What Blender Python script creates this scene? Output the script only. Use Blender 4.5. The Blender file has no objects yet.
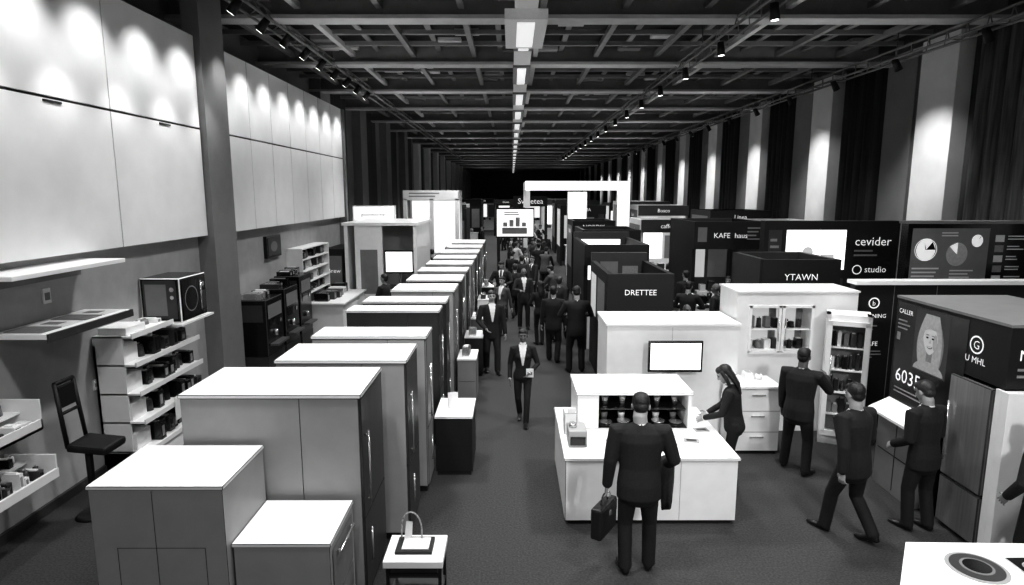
import bpy, bmesh, math, random
from mathutils import Vector, Matrix
from mathutils.bvhtree import BVHTree
random.seed(7)
sc = bpy.context.scene
sc.view_settings.view_transform = 'Standard'
for lk in ('Medium High Contrast', 'High Contrast', 'Standard - Medium High Contrast'):
    try:
        sc.view_settings.look = lk; break
    except TypeError: pass
COL = sc.collection
V = Vector

# ------------------------------------------------------------ materials
def mat(name, v, rough=.5, metal=0., noise=0., scale=20., emit=0., stretch=None, bump=0.):
    m = bpy.data.materials.new(name); m.use_nodes = True
    nt = m.node_tree; p = nt.nodes['Principled BSDF']
    p.inputs['Base Color'].default_value = (v, v, v, 1)
    p.inputs['Roughness'].default_value = rough
    p.inputs['Metallic'].default_value = metal
    if emit:
        p.inputs['Emission Color'].default_value = (1, 1, 1, 1)
        p.inputs['Emission Strength'].default_value = emit
    if noise or bump:
        tc = nt.nodes.new('ShaderNodeTexCoord'); mp = nt.nodes.new('ShaderNodeMapping')
        if stretch: mp.inputs['Scale'].default_value = stretch
        nz = nt.nodes.new('ShaderNodeTexNoise'); nz.inputs['Scale'].default_value = scale
        nz.inputs['Detail'].default_value = 4
        nt.links.new(tc.outputs['Object'], mp.inputs['Vector']); nt.links.new(mp.outputs['Vector'], nz.inputs['Vector'])
        if noise:
            cr = nt.nodes.new('ShaderNodeValToRGB')
            a = max(0, v * (1 - noise)); b = min(1, v * (1 + noise))
            cr.color_ramp.elements[0].position = .3; cr.color_ramp.elements[1].position = .7
            cr.color_ramp.elements[0].color = (a, a, a, 1); cr.color_ramp.elements[1].color = (b, b, b, 1)
            nt.links.new(nz.outputs['Fac'], cr.inputs['Fac']); nt.links.new(cr.outputs['Color'], p.inputs['Base Color'])
        if bump:
            bp = nt.nodes.new('ShaderNodeBump'); bp.inputs['Strength'].default_value = bump
            bp.inputs['Distance'].default_value = .01
            nt.links.new(nz.outputs['Fac'], bp.inputs['Height']); nt.links.new(bp.outputs['Normal'], p.inputs['Normal'])
    return m

WHITE = mat('white_laminate', .86, .35, noise=.03, scale=6)
TOPW = mat('white_top', .94, .3, noise=.02, scale=5)
PANEL = mat('wall_panel_white', .82, .45, noise=.03, scale=3)
WALLG = mat('wall_grey', .4, .7, noise=.08, scale=4)
GREYL = mat('cabinet_grey', .36, .45, noise=.05, scale=5)
GREYM = mat('mid_grey', .2, .5, noise=.06, scale=5)
GREYD = mat('dark_grey', .045, .45, noise=.1, scale=8)
BLACK = mat('black_gloss', .008, .2, noise=.1, scale=8)
BLACKM = mat('black_matte', .007, .6, noise=.15, scale=10)
GAP = mat('shadow_gap_dark', .01, .8, noise=.1)
STEEL = mat('brushed_steel', .16, .3, .5, noise=.15, scale=30, stretch=(1, 1, .05))
FRIDGE = mat('stainless_steel_door', .3, .3, .45, noise=.12, scale=30, stretch=(1, 1, .05))
STEELD = mat('dark_steel', .06, .38, .35, noise=.25, scale=30, stretch=(1, 1, .05))
CHROME = mat('chrome', .75, .2, .8, noise=.05)
GLASSD = mat('dark_glass', .02, .06, noise=.1)
CARPET = mat('carpet', .042, .95, noise=.35, scale=45, bump=.4)
CEILM = mat('ceiling_black', .015, .9, noise=.2, scale=3)
BEAM = mat('beam_grey', .5, .6, noise=.08, scale=4)
JOIST = mat('joist_grey', .2, .6, noise=.1, scale=4)
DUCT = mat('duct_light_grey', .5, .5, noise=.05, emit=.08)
COLUMN = mat('column_light', .8, .6, noise=.05, scale=2)
COLG = mat('column_grey', .22, .7, noise=.08, scale=2)
WOOD = mat('dark_wood', .13, .6, noise=.6, scale=14, stretch=(1, 1, .06))
CURT = mat('dark_curtain', .03, .8, noise=.6, scale=8, stretch=(1, 1, .03))
PRINT = mat('print_white', .75, .6, noise=.03)
PRINTF = mat('print_light_grey', .48, .6, noise=.12, scale=25)
PRINTG = mat('print_grey', .26, .6, noise=.15, scale=30)
PAPER = mat('paper', .8, .8, noise=.03)
LAMP = mat('lamp_glow', .9, .5, emit=5)
TUBE = mat('tube_lamp', .9, .5, emit=.5)
SCRW = mat('screen_white', .9, .3, emit=1.1)
SCRG = mat('screen_grey', .3, .3, emit=.35)
SIGNT = mat('sign_letters', .85, .5, emit=.4)
LITP = mat('lightbox_panel', .85, .5, emit=.8)
PROD = [BLACKM, GREYD, BLACK, GREYM, BLACKM, WHITE, GREYD]
SUIT = [mat('suit_black', .010, .85, noise=.3, scale=60, bump=.2), mat('suit_charcoal', .02, .85, noise=.3, scale=60),
        mat('suit_grey', .07, .85, noise=.2, scale=60), mat('shirt_pale', .5, .85, noise=.1, scale=60)]
TROU = mat('trousers_black', .009, .85, noise=.3, scale=60)
SKIN = mat('skin', .32, .5, noise=.08, scale=20)
SKIND = mat('skin_dark', .12, .5, noise=.08, scale=20)
HAIRB = mat('hair_black', .010, .5, noise=.5, scale=60, bump=.6)
HAIRG = mat('hair_brown', .03, .5, noise=.5, scale=60, bump=.6)
SHIRT = mat('shirt_white', .75, .8, noise=.04)
SHOE = mat('shoe_leather', .01, .3, noise=.1)
EYE = mat('eye_dark', .02, .2, noise=.1)
LIP = mat('lips', .17, .5, noise=.05)
LEATHER = mat('bag_leather', .012, .45, noise=.3, scale=40, bump=.3)

# ------------------------------------------------------------ builder
class B:
    def __init__(s): s.bm = bmesh.new(); s.mats = []; s.F = None; s.X = None
    def mi(s, m):
        if m not in s.mats: s.mats.append(m)
        return s.mats.index(m)
    def _fin(s, verts, m, smooth=False):
        if s.X is not None:
            for v in verts: v.co = s.X @ v.co
        i = s.mi(m); fs = set(f for v in verts for f in v.link_faces)
        for f in fs: f.material_index = i; f.smooth = smooth
        return fs
    def box(s, x0, x1, y0, y1, z0, z1, m, bev=0.):
        vs = bmesh.ops.create_cube(s.bm, size=1)['verts']
        c = V(((x0+x1)/2, (y0+y1)/2, (z0+z1)/2)); d = V((abs(x1-x0), abs(y1-y0), abs(z1-z0)))
        for v in vs: v.co = V((v.co.x*d.x, v.co.y*d.y, v.co.z*d.z)) + c
        s._fin(vs, m)
        if bev:
            es = list(set(e for v in vs for e in v.link_edges))
            bmesh.ops.bevel(s.bm, geom=es, offset=bev, segments=2, affect='EDGES', profile=.5)
    def cyl(s, p0, p1, r, m, r1=None, seg=14):
        p0 = V(p0); p1 = V(p1); d = p1-p0
        M = Matrix.Translation((p0+p1)/2) @ d.to_track_quat('Z', 'Y').to_matrix().to_4x4()
        vs = bmesh.ops.create_cone(s.bm, cap_ends=True, segments=seg, radius1=r, radius2=r if r1 is None else r1, depth=d.length, matrix=M)['verts']
        for f in s._fin(vs, m): f.smooth = len(f.verts) == 4
    def sph(s, c, r, m, u=16, v=10):
        vs = bmesh.ops.create_uvsphere(s.bm, u_segments=u, v_segments=v, radius=1)['verts']
        for w in vs: w.co = V((w.co.x*r[0], w.co.y*r[1], w.co.z*r[2])) + V(c)
        s._fin(vs, m, True)
    def poly(s, pts, m):
        vs = [s.bm.verts.new(V(p)) for p in pts]; s.bm.faces.new(vs); s._fin(vs, m)
    def prism(s, pts, z0, z1, m):
        lo = [s.bm.verts.new(V((p[0], p[1], z0))) for p in pts]; hi = [s.bm.verts.new(V((p[0], p[1], z1))) for p in pts]
        n = len(pts); s.bm.faces.new(hi); s.bm.faces.new(lo[::-1])
        for i in range(n): s.bm.faces.new([lo[i], lo[(i+1) % n], hi[(i+1) % n], hi[i]])
        s._fin(lo+hi, m)
    # flat graphics on a panel: origin o, u to the reader's right, v up
    def frame(s, o, u, v=(0, 0, 1)):
        o = V(o); u = V(u).normalized(); v = V(v).normalized(); s.F = (o, u, v, u.cross(v))
    def pt(s, a, b, l): o, u, v, n = s.F; return o + u*a + v*b + n*(.003*l)
    def rect(s, a0, a1, b0, b1, m, l=1): s.poly([s.pt(a0, b0, l), s.pt(a1, b0, l), s.pt(a1, b1, l), s.pt(a0, b1, l)], m)
    def ell(s, a, b, ra, rb, m, l=1, n=24, t0=0, t1=2*math.pi):
        s.poly([s.pt(a+ra*math.cos(t0+(t1-t0)*i/n), b+rb*math.sin(t0+(t1-t0)*i/n), l) for i in range(n if t1-t0 > 6.2 else n+1)], m)
    def ring(s, a, b, r, w, m, l=1, n=24):
        for i in range(n):
            t = 2*math.pi*i/n; q = 2*math.pi*(i+1)/n
            s.poly([s.pt(a+(r-w)*math.cos(t), b+(r-w)*math.sin(t), l), s.pt(a+r*math.cos(t), b+r*math.sin(t), l),
                    s.pt(a+r*math.cos(q), b+r*math.sin(q), l), s.pt(a+(r-w)*math.cos(q), b+(r-w)*math.sin(q), l)], m)
    def txt(s, t, a, b, size, m, l=1, center=False):
        cu = bpy.data.curves.new('t', 'FONT'); cu.body = t; cu.size = size; cu.resolution_u = 2
        if center: cu.align_x = 'CENTER'
        o = bpy.data.objects.new('t', cu); COL.objects.link(o)
        dg = bpy.context.evaluated_depsgraph_get(); me = bpy.data.meshes.new_from_object(o.evaluated_get(dg))
        vs = [s.bm.verts.new(s.pt(a+v.co.x, b+v.co.y, l)) for v in me.vertices]
        for p in me.polygons:
            try: s.bm.faces.new([vs[i] for i in p.vertices])
            except ValueError: pass
        s._fin(vs, m)
        bpy.data.objects.remove(o); bpy.data.curves.remove(cu); bpy.data.meshes.remove(me)
    def lines(s, a, b, w, n, dh, m, l=1):
        for i in range(n): s.rect(a, a+w*random.uniform(.55, 1), b-i*dh-dh*.4, b-i*dh, m, l)
    def obj(s, name):
        me = bpy.data.meshes.new(name); s.bm.to_mesh(me); s.bm.free()
        for m in s.mats: me.materials.append(m)
        o = bpy.data.objects.new(name, me); COL.objects.link(o)
        return o
    def clutter(s, x0, x1, y0, y1, z, n, hmax=.22, axis='y', mats=PROD):
        for i in range(n):
            if axis == 'y':
                st = (y1-y0)/n; a = y0+st*i; b = a+st*random.uniform(.6, .9); c, d = x0, x0+(x1-x0)*random.uniform(.7, 1)
            else:
                st = (x1-x0)/n; c = x0+st*i; d = c+st*random.uniform(.6, .9); a, b = y0, y0+(y1-y0)*random.uniform(.7, 1)
            h = hmax*random.uniform(.55, 1); m = random.choice(mats)
            if random.random() < .65:
                s.box(c, d, a, b, z, z+h, m); 
                s.box(c+.2*(d-c), c+.8*(d-c), a+.2*(b-a), a+.8*(b-a), z+h, z+h+.012, random.choice([GREYM, CHROME, WHITE]))
                s.box(d, d+.004, a+.15*(b-a), a+.7*(b-a), z+.2*h, z+.8*h, random.choice([GREYM, GLASSD, PRINTG]))
            else:
                r = min(d-c, b-a)/2; s.cyl(((c+d)/2, (a+b)/2, z), ((c+d)/2, (a+b)/2, z+h*.8), r, m, r*.85)
                s.cyl(((c+d)/2, (a+b)/2, z+h*.8), ((c+d)/2, (a+b)/2, z+h*.95), r*.35, CHROME)

# ------------------------------------------------------------ room shell
XL, XR, YN, YF, ZC = -6.5, 10.0, -6., 95., 7.55
b = B(); b.box(XL-.5, XR+.5, YN, YF, -.1, 0, CARPET); b.obj('floor')
b = B(); b.box(XL-.5, XR+.5, YN, YF, ZC, ZC+.1, CEILM); b.obj('ceiling')
b = B(); b.box(XL-.3, XL, YN, YF, 0, ZC, COLG)
y = 20.7
while y < YF:
    b.box(XL-.01, XL+.35, y, y+1.1, 0, ZC-.02, COLUMN if y > 40 else COLG); b.box(XL-.01, XL+.1, y+1.6, y+4.0, 0, ZC-.02, CURT); y += 5.3
b.obj('wall_left')
b = B(); b.box(XR, XR+.3, YN, YF, 0, ZC, CURT)
y = 14.0-5.3*3
while y < YF-3:
    b.box(XR-.35, XR, y, y+1.25, 0, ZC-.25, COLUMN)
    b.box(XR-.15, XR, y+1.7, y+2.9, 0, ZC-.25, COLG)
    w = WOOD if y < 12 else CURT
    for i in range(5):
        b.cyl((XR-.1, y+3.15+i*.38, 0), (XR-.1, y+3.15+i*.38, ZC-.25), .2, w, seg=10)
    y += 5.3
b.box(XR-.6, XR, YN, YF, ZC-.25, ZC, GREYD)
b.obj('wall_right')
b = B(); b.box(XL, XR, YF, YF+.2, 0, ZC, GREYD); b.obj('wall_back')

# ceiling structure
b = B()
y = 4.1
while y < YF:
    b.box(XL, XR, y-.06, y+.06, 7.12, ZC-.02, JOIST); b.box(XL, XR, y-.22, y+.22, 7.05, 7.12, BEAM)
    if y < 55:
        for q in (1.05, 2.1, 3.15):
            b.box(XL, XR, y+q-.05, y+q+.05, 7.32, 7.42, JOIST)
    y += 4.2
for i in range(11):
    x = XL+.9+i*1.55
    b.box(x-.06, x+.06, YN+9, YF, 7.26, 7.38, BEAM if i % 3 == 1 else JOIST)
    b.box(x+.6, x+.72, YN+9, 60, 7.40, 7.44, JOIST)
for i in range(150):   # loose service plates / ducts within grid
    yy = 8+random.random()*34; xx = random.uniform(XL+.5, XR-1.2)
    b.box(xx, xx+.55, yy, yy+.3, 7.38, 7.46, random.choice([BEAM, JOIST, BEAM]))
b.obj('ceiling_beams')
b = B()
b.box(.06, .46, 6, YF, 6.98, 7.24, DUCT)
for y in range(8, 90, 4):
    yy = y*1.05+3.6
    b.box(.04, .48, yy, yy+2.4, 6.92, 6.98, GREYM); b.box(.15, .37, yy+.1, yy+2.3, 6.905, 6.92, TUBE)
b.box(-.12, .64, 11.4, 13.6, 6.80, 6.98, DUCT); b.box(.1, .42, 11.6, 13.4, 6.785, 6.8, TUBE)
b.obj('ceiling_light_duct')

def truss(x, z, y0, y1, name):
    b = B()
    for dx, dz in ((-.14, 0), (.14, 0), (0, .24)):
        b.cyl((x+dx, y0, z+dz), (x+dx, y1, z+dz), .028, GREYM, seg=6)
    n = int((y1-y0)/.55)
    for i in range(n):
        ya = y0+i*.55
        b.cyl((x-.14, ya, z), (x, ya+.27, z+.24), .012, GREYM, seg=4); b.cyl((x, ya+.27, z+.24), (x+.14, ya+.55, z), .012, GREYM, seg=4)
        if i % 2 == 0: b.cyl((x-.14, ya, z), (x+.14, ya, z), .012, GREYM, seg=4)
    i = 0; y = y0+.5
    while y < y1:
        if i % 8 == 0: b.cyl((x, y, z+.24), (x, y, ZC), .012, GREYD, seg=4)
        y += .5; i += 1
    b.obj(name)
def heads(x, z, ys, aim, name):
    b = B()
    for y in ys:
        p = V((x, y, z)); a = V(aim)
        b.cyl(p+V((0, 0, .1)), p, .015, BLACKM, seg=6)
        b.cyl(p-a*.12, p+a*.14, .065, BLACKM, .085, seg=10); b.cyl(p+a*.141, p+a*.145, .06, LAMP, seg=10)
    b.obj(name)
truss(-4.55, 6.95, 4, 60, 'lighting_truss'); truss(4.25, 6.85, 6, 60, 'lighting_truss'); truss(8.6, 6.75, 6, 60, 'lighting_truss')
wall_y = [6.0+1.15*i for i in range(13)]
heads(-4.45, 6.8, wall_y, V((-.62, 0, -.78)), 'track_spotlights')
heads(4.25, 6.72, [8+2.6*i for i in range(18)], V((.1, 0, -1)), 'track_spotlights')
heads(8.5, 6.62, [9+2.65*i for i in range(16)], V((.5, .1, -.8)).normalized(), 'track_spotlights')

# ------------------------------------------------------------ left display wall
b = B()
b.box(-5.9, -5.6, 1.5, 20.3, 0, 6.4, WALLG)
b.box(-5.6, -5.56, 1.5, 20.3, 0, .12, GREYD)
def prow(y0, y1, w):
    y = y0
    while y < y1-.05:
        ye = min(y+w, y1)
        b.box(-5.6, -5.4, y+.008, ye-.008, 3.07, 4.90, PANEL, .004); b.box(-5.6, -5.4, y+.008, ye-.008, 4.93, 6.45, PANEL, .004)
        y = ye
prow(1.5, 3.75, 2.25); prow(3.75, 11.07, 2.44)
prow(12.0, 20.3, 1.18)
b.box(-5.6, -5.3, 11.09, 11.98, 0, 7.5, GREYM)
for y in (4.9, 7.4, 9.8): b.box(-5.4, -5.385, y, y+.3, 4.86, 4.885, GAP)
b.box(-5.6, -5.42, 1.5, 20.3, 4.9, 4.93, GAP)
b.box(-5.9, -5.35, 20.3, 20.5, 0, 6.45, GREYM)
b.obj('display_wall')

b = B()   # floating shelves
b.box(-5.6, -5.0, 6.15, 8.0, 2.93, 2.98, TOPW, .005)
b.box(-5.6, -5.52, 6.3, 7.9, 2.78, 2.93, GREYM)
b.obj('wall_shelf')
b = B()
b.box(-5.6, -4.98, 6.5, 8.0, 2.25, 2.31, TOPW, .005); b.box(-4.99, -4.96, 6.5, 8.0, 2.22, 2.31, GREYD)
for i in range(4):
    y = 6.56+i*.35; b.box(-5.5, -5.08, y, y+.3, 2.312, 2.322, PAPER if i % 2 else GREYM)
    b.box(-5.4, -5.2, y+.05, y+.2, 2.322, 2.325, GREYM)
b.obj('brochure_shelf')
b = B()   # small wall notices
for y, z, w, h in ((7.3, 2.5, .12, .18), (7.75, 2.05, .1, .15), (5.9, 1.95, .12, .22), (6.15, 1.9, .1, .3), (8.0, 1.2, .1, .14)):
    b.box(-5.6, -5.58, y, y+w, z, z+h, PAPER); b.box(-5.58, -5.575, y+.02, y+w-.02, z+.04, z+h-.05, GREYM)
b.obj('wall_notices')

b = B()   # microwave / oven on bracket shelf
b.box(-5.6, -4.93, 9.1, 10.1, 1.84, 1.87, TOPW)
b.box(-5.58, -4.98, 9.2, 10.0, 1.875, 2.55, BLACK, .015)
b.frame((-5.56, 9.195, 1.88), (1, 0, 0)); b.rect(.03, .53, .05, .64, GREYD); b.rect(.06, .38, .1, .58, GREYM, 2); b.ell(.46, .5, .035, .035, CHROME, 2); b.ell(.46, .38, .03, .03, CHROME, 2)
b.frame((-4.975, 9.22, 1.88), (0, 1, 0)); b.rect(.03, .55, .05, .62, GLASSD); b.ring(.29, .32, .2, .02, GREYM, 2); b.ell(.66, .5, .04, .04, CHROME, 2); b.rect(.6, .73, .1, .4, GREYD, 2)
b.cyl((-4.94, 9.75, 1.98), (-4.94, 9.75, 2.45), .012, CHROME)
b.obj('countertop_oven')

b = B()   # product shelving unit
X0, X1, Y0, Y1 = -5.58, -4.95, 8.05, 9.75
b.box(X0, X0+.03, Y0, Y1, .05, 1.8, WHITE)
b.box(X0, X0+.4, Y0, Y0+.03, .05, 1.93, WHITE)
for i, z in enumerate((.32, .74, 1.14, 1.54, 1.93)):
    xs = X1-.05*i*.5; ye = Y1 if i < 4 else 9.08
    b.box(X0, xs, Y0, ye, z-.03, z, TOPW, .004); b.box(xs-.012, xs+.006, Y0, ye, z-.04, z+.03, WHITE)
    if i < 4:
        b.box(X0+.02, xs-.18, Y0+.02, Y0+.36, z, z+.24, WHITE, .01)
        b.clutter(X0+.2, xs-.03, Y0+.40, Y1-.03, z+.001, 8, .29, mats=[BLACKM, BLACK, GREYD, BLACK, GREYD])
b.box(X0+.05, X1-.2, Y0+.05, Y0+.5, 1.93, 2.03, WHITE, .01)
b.clutter(X0+.1, X1-.2, Y0+.6, 9.05, 1.93, 3, .1, mats=[GREYM, WHITE, BLACK])
b.box(X0+.03, X1-.05, Y0+.05, Y1-.03, .0, .05, GREYD); b.box(X0+.03, X1-.02, Y0, Y1, .05, .29, WHITE)
b.box(X1, X1+.01, Y1-1.0, Y1-.75, .5, .85, PAPER)
b.obj('product_shelving')

b = B()   # magazine shelf at the left edge
b.box(-5.6, -5.08, 5.3, 6.42, 1.28, 1.31, WHITE); b.box(-5.1, -5.08, 5.3, 6.42, 1.28, 1.4, WHITE); b.box(-5.6, -5.08, 6.4, 6.42, 1.28, 1.62, WHITE); b.box(-5.6, -5.3, 5.3, 6.4, 1.46, 1.48, WHITE)
b.clutter(-5.55, -5.32, 5.35, 6.38, 1.481, 5, .2, mats=[PAPER, GREYM, BLACK, WHITE]); b.clutter(-5.28, -5.12, 5.35, 6.38, 1.311, 7, .14, mats=[PAPER, GREYM, BLACK])
b.obj('magazine_shelf')
b = B()   # lower sloped rack with small goods
b.box(-5.6, -5.04, 5.4, 6.5, .70, .73, WHITE); b.box(-5.06, -5.03, 5.4, 6.5, .70, .80, WHITE); b.box(-5.6, -5.04, 6.48, 6.5, .70, .96, WHITE); b.box(-5.6, -5.35, 5.4, 6.48, .86, .88, WHITE)
b.clutter(-5.56, -5.36, 5.45, 6.45, .881, 12, .14, mats=[PAPER, GREYM, BLACKM, GREYD, WHITE]); b.clutter(-5.33, -5.08, 5.45, 6.45, .731, 14, .18, mats=[PAPER, GREYM, BLACKM, GREYD])
b.obj('small_goods_shelf')

b = B()   # tall black stool with loop back
cx, cy = -5.0, 6.95
b.cyl((cx, cy, 0), (cx, cy, .035), .21, BLACKM, .17, seg=24); b.cyl((cx, cy, .03), (cx, cy, .86), .04, BLACKM)
b.X = Matrix.Translation((cx+.08, cy, .9)) @ Matrix.Rotation(.1, 4, 'Y')
b.box(-.2, .26, -.2, .2, -.06, .04, BLACKM, .03)
b.X = None
for s_ in (-1, 1): b.cyl((cx-.12, cy+.16*s_, .9), (cx-.2, cy+.15*s_, 1.66), .024, BLACKM, seg=8)
b.cyl((cx-.2, cy-.15, 1.66), (cx-.2, cy+.15, 1.66), .026, BLACKM, seg=8); b.cyl((cx-.17, cy-.155, 1.3), (cx-.17, cy+.155, 1.3), .02, BLACKM, seg=8)
b.box(cx-.21, cx-.17, cy-.13, cy+.13, 1.36, 1.62, BLACKM, .01)
for s_ in (-1, 1): b.cyl((cx, cy, .35), (cx+.16, cy+.14*s_, .35), .014, BLACKM, seg=8)
b.cyl((cx+.16, cy-.14, .35), (cx+.16, cy+.14, .35), .014, BLACKM, seg=8)
b.obj('bar_stool')

# second bay
for i, (y, h, w) in enumerate(((12.3, 1.68, .9), (13.35, 1.75, .85), (14.35, 1.9, .8))):
    b = B(); x1 = -4.95
    b.box(-5.55, x1, y, y+w, .0, .5, GREYD); b.box(-5.55, x1, y, y+w, .5, h, BLACK, .015)
    b.frame((-5.52, y-.003, .5), (1, 0, 0)); b.rect(.06, .5, h-.95, h-.6, GREYD, 1)
    b.frame((x1+.003, y, .5), (0, 1, 0)); b.rect(.08, w-.08, h-.9, h-.62, GREYM); b.rect(.14, w-.3, h-1.12, h-.95, GLASSD); b.ell(w-.16, h-1.03, .05, .05, CHROME, 2)
    b.cyl((x1+.04, y+w*.4, .9), (x1+.04, y+w*.4, 1.02), .04, CHROME); b.box(x1, x1+.16, y+.12, y+w-.12, .72, .76, STEEL)
    b.clutter(-5.5, x1-.1, y+.05, y+w-.05, h, 4, .14, mats=[BLACK, GREYD, CHROME])
    b.obj('coffee_machine')
b = B(); b.box(-5.6, -5.52, 14.0, 14.85, 2.35, 2.85, BLACK); b.frame((-5.515, 14.0, 2.35), (0, 1, 0)); b.rect(.05, .8, .05, .45, GREYD); b.ell(.4, .25, .2, .12, GREYM, 2); b.obj('wall_screen')
b = B()
for z in (1.25, 1.55, 1.85, 2.15):
    b.box(-5.6, -5.2, 15.4, 17.6, z, z+.03, TOPW); b.clutter(-5.55, -5.25, 15.45, 17.55, z+.031, 9, .24)
b.box(-5.6, -5.2, 15.37, 15.4, 1.2, 2.45, WHITE); b.box(-5.6, -5.2, 17.6, 17.63, 1.2, 2.45, WHITE); b.box(-5.6, -5.2, 15.4, 17.6, 2.42, 2.45, WHITE)
b.obj('product_wall_shelves')
b = B()
b.box(-5.15, -4.3, 15.6, 17.9, .05, 1.0, WHITE, .01); b.box(-5.18, -4.25, 15.55, 17.95, 1.0, 1.05, TOPW, .005); b.box(-5.1, -4.35, 15.7, 17.8, 0, .05, GREYD)
b.clutter(-5.1, -4.6, 15.8, 17.7, 1.051, 6, .25); b.obj('service_counter')
b = B()
b.box(-5.55, -4.95, 18.2, 20.0, .0, 2.2, BLACKM, .01)
b.frame((-5.5, 18.19, .2), (1, 0, 0)); b.rect(.05, .5, .9, 1.8, GREYM); b.txt('Brew', .07, 1.3, .18, SIGNT, 2)
b.obj('drinks_cabinet')

# ------------------------------------------------------------ central row of tall cabinets
def tall_cabinet(x0, x1, y0, y1, h, side=STEELD, front=GREYL, ndoor=1):
    b = B()
    b.box(x0+.03, x1-.03, y0+.03, y1-.03, 0, .08, GAP)
    b.box(x0, x1-.02, y0+.006, y1, .08, h-.035, GREYM)
    mid = x0+(x1-x0)*.66
    b.box(x0, mid-.002, y0-.006, y0+.006, .09, h-.04, front, .002); b.box(mid+.002, x1-.02, y0-.006, y0+.006, .09, h-.04, front, .002)
    b.box(x0-.015, x1+.01, y0-.02, y1+.005, h-.035, h, TOPW, .006)
    dw = (y1-y0)/ndoor
    for i in range(ndoor):
        a = y0+i*dw
        b.box(x1-.02, x1+.004, a+.006, a+dw-.006, .1, h*.42, side, .004); b.box(x1-.02, x1+.004, a+.006, a+dw-.006, h*.42+.01, h-.05, side, .004)
        b.cyl((x1+.04, a+.1, h*.48), (x1+.04, a+.1, h*.82), .011, CHROME, seg=8)
        for z in (h*.5, h*.8): b.cyl((x1, a+.1, z), (x1+.04, a+.1, z), .008, CHROME, seg=6)
        b.cyl((x1+.04, a+.1, h*.2), (x1+.04, a+.1, h*.36), .011, CHROME, seg=8)
    return b.obj('display_cabinet')

b = B()  # stepped display block, nearest
def pan(x0, x1, y0, y1, h):
    b.box(x0+.02, x1-.02, y0+.03, y1, 0, .08, GAP); b.box(x0, x1, y0, y1, .08, h-.03, GREYL, .003); b.box(x0-.012, x1+.012, y0-.012, y1, h-.03, h, TOPW, .005)
pan(-3.22, -2.2, 4.42, 5.2, 1.61); pan(-2.185, -1.43, 4.5, 5.2, 1.09)
b.frame((-3.22, 4.418, 0), (1, 0, 0))
b.rect(.48, .484, .1, 1.57, GAP); b.rect(.18, .48, 1.1, 1.104, GAP); b.rect(.484, .86, 1.1, 1.104, GAP); b.rect(.18, .184, .2, 1.1, GAP); b.rect(.856, .86, .2, 1.1, GAP)
b.frame((-1.426, 4.5, 0), (0, 1, 0))
b.rect(.06, .64, .12, .55, GREYM); b.rect(.06, .64, .57, 1.0, GREYM); b.rect(.02, .022, .1, 1.05, GAP, 2)
b.cyl((-1.39, 4.65, .93), (-1.39, 5.08, .93), .011, CHROME, seg=8); b.cyl((-1.43, 4.68, .93), (-1.39, 4.68, .93), .008, CHROME, seg=6); b.cyl((-1.43, 5.05, .93), (-1.39, 5.05, .93), .008, CHROME, seg=6)
b.obj('stepped_display_plinth')
rows = [(-2.93, -1.34, 5.27, 6.15, 2.05), (-2.50, -1.12, 6.38, 7.12, 2.06), (-2.47, -1.06, 7.5, 8.05, 2.06), (-2.45, -1.08, 9.05, 9.5, 2.09), (-2.42, -1.07, 9.95, 10.5, 2.07),
        (-2.2, -1.05, 11.2, 12.1, 2.06), (-2.15, -1.03, 12.6, 13.5, 2.06), (-2.15, -1.02, 14.1, 14.9, 2.06), (-2.15, -1.0, 15.5, 16.4, 2.06), (-2.15, -1.0, 17.0, 17.9, 2.06),
        (-2.15, -1.0, 18.6, 19.7, 2.06), (-2.15, -1.0, 20.4, 21.6, 2.06), (-2.15, -1.0, 22.4, 24, 2.06)]
for i, r in enumerate(rows):
    tall_cabinet(*r, side=(STEELD if i % 3 == 0 else GREYD if i % 3 == 1 else GREYM), front=(GREYL if i not in (3, 4, 6) else GREYD), ndoor=1 if r[3]-r[2] < 1 else 2)
def low_counter(x0, x1, y0, y1, h, body=BLACKM, items=2):
    b = B()
    b.box(x0+.02, x1-.02, y0+.02, y1-.02, 0, .06, GAP); b.box(x0, x1, y0, y1, .06, h-.03, body, .004); b.box(x0-.01, x1+.01, y0-.01, y1+.01, h-.03, h, TOPW, .004)
    b.frame((x0, y0-.002, 0), (1, 0, 0)); b.rect(.02, x1-x0-.02, h*.5, h*.5+.006, GAP)
    b.clutter(x0+.08, x0+.25, y0+.1, y1-.1, h, items, .2, mats=[CHROME, WHITE, GREYD]); b.obj('display_plinth')
low_counter(-1.03, -.53, 7.98, 8.75, .84, items=0)
low_counter(-.98, -.64, 10.9, 11.6, .85, GREYM); low_counter(-.98, -.6, 12.65, 13.3, .85); low_counter(-.96, -.6, 14.6, 15.4, .85, GREYM)
low_counter(-.94, -.58, 17.0, 17.8, .9, WHITE); low_counter(-.94, -.56, 19.4, 20.3, .9)
b = B()   # A-frame card on the black plinth
b.X = Matrix.Translation((-.82, 8.35, .842)) @ Matrix.Rotation(.2, 4, 'Z')
b.poly([(-.07, -.05, 0), (.07, -.05, 0), (.07, 0, .22), (-.07, 0, .22)], PAPER); b.poly([(-.07, .05, 0), (.07, .05, 0), (.07, 0, .22), (-.07, 0, .22)], PAPER)
b.X = None; b.obj('table_card')
b = B()   # small stand in the foreground with brochure loop
b.box(-1.03, -.55, 4.55, 4.95, .84, .9, TOPW, .006)
for x in (-1.01, -.59):
    for y in (4.57, 4.91): b.box(x, x+.025, y, y+.025, 0, .84, BLACKM)
for z in (.3, .55, .76):
    b.box(-1.01, -.565, 4.57, 4.59, z, z+.02, BLACKM); b.box(-1.0, -.57, 4.58, 4.93, z-.02, z, GREYD)
b.box(-.95, -.65, 4.65, 4.88, .9, .925, BLACKM); b.box(-.9, -.68, 4.68, 4.85, .925, .935, PAPER)
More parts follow.
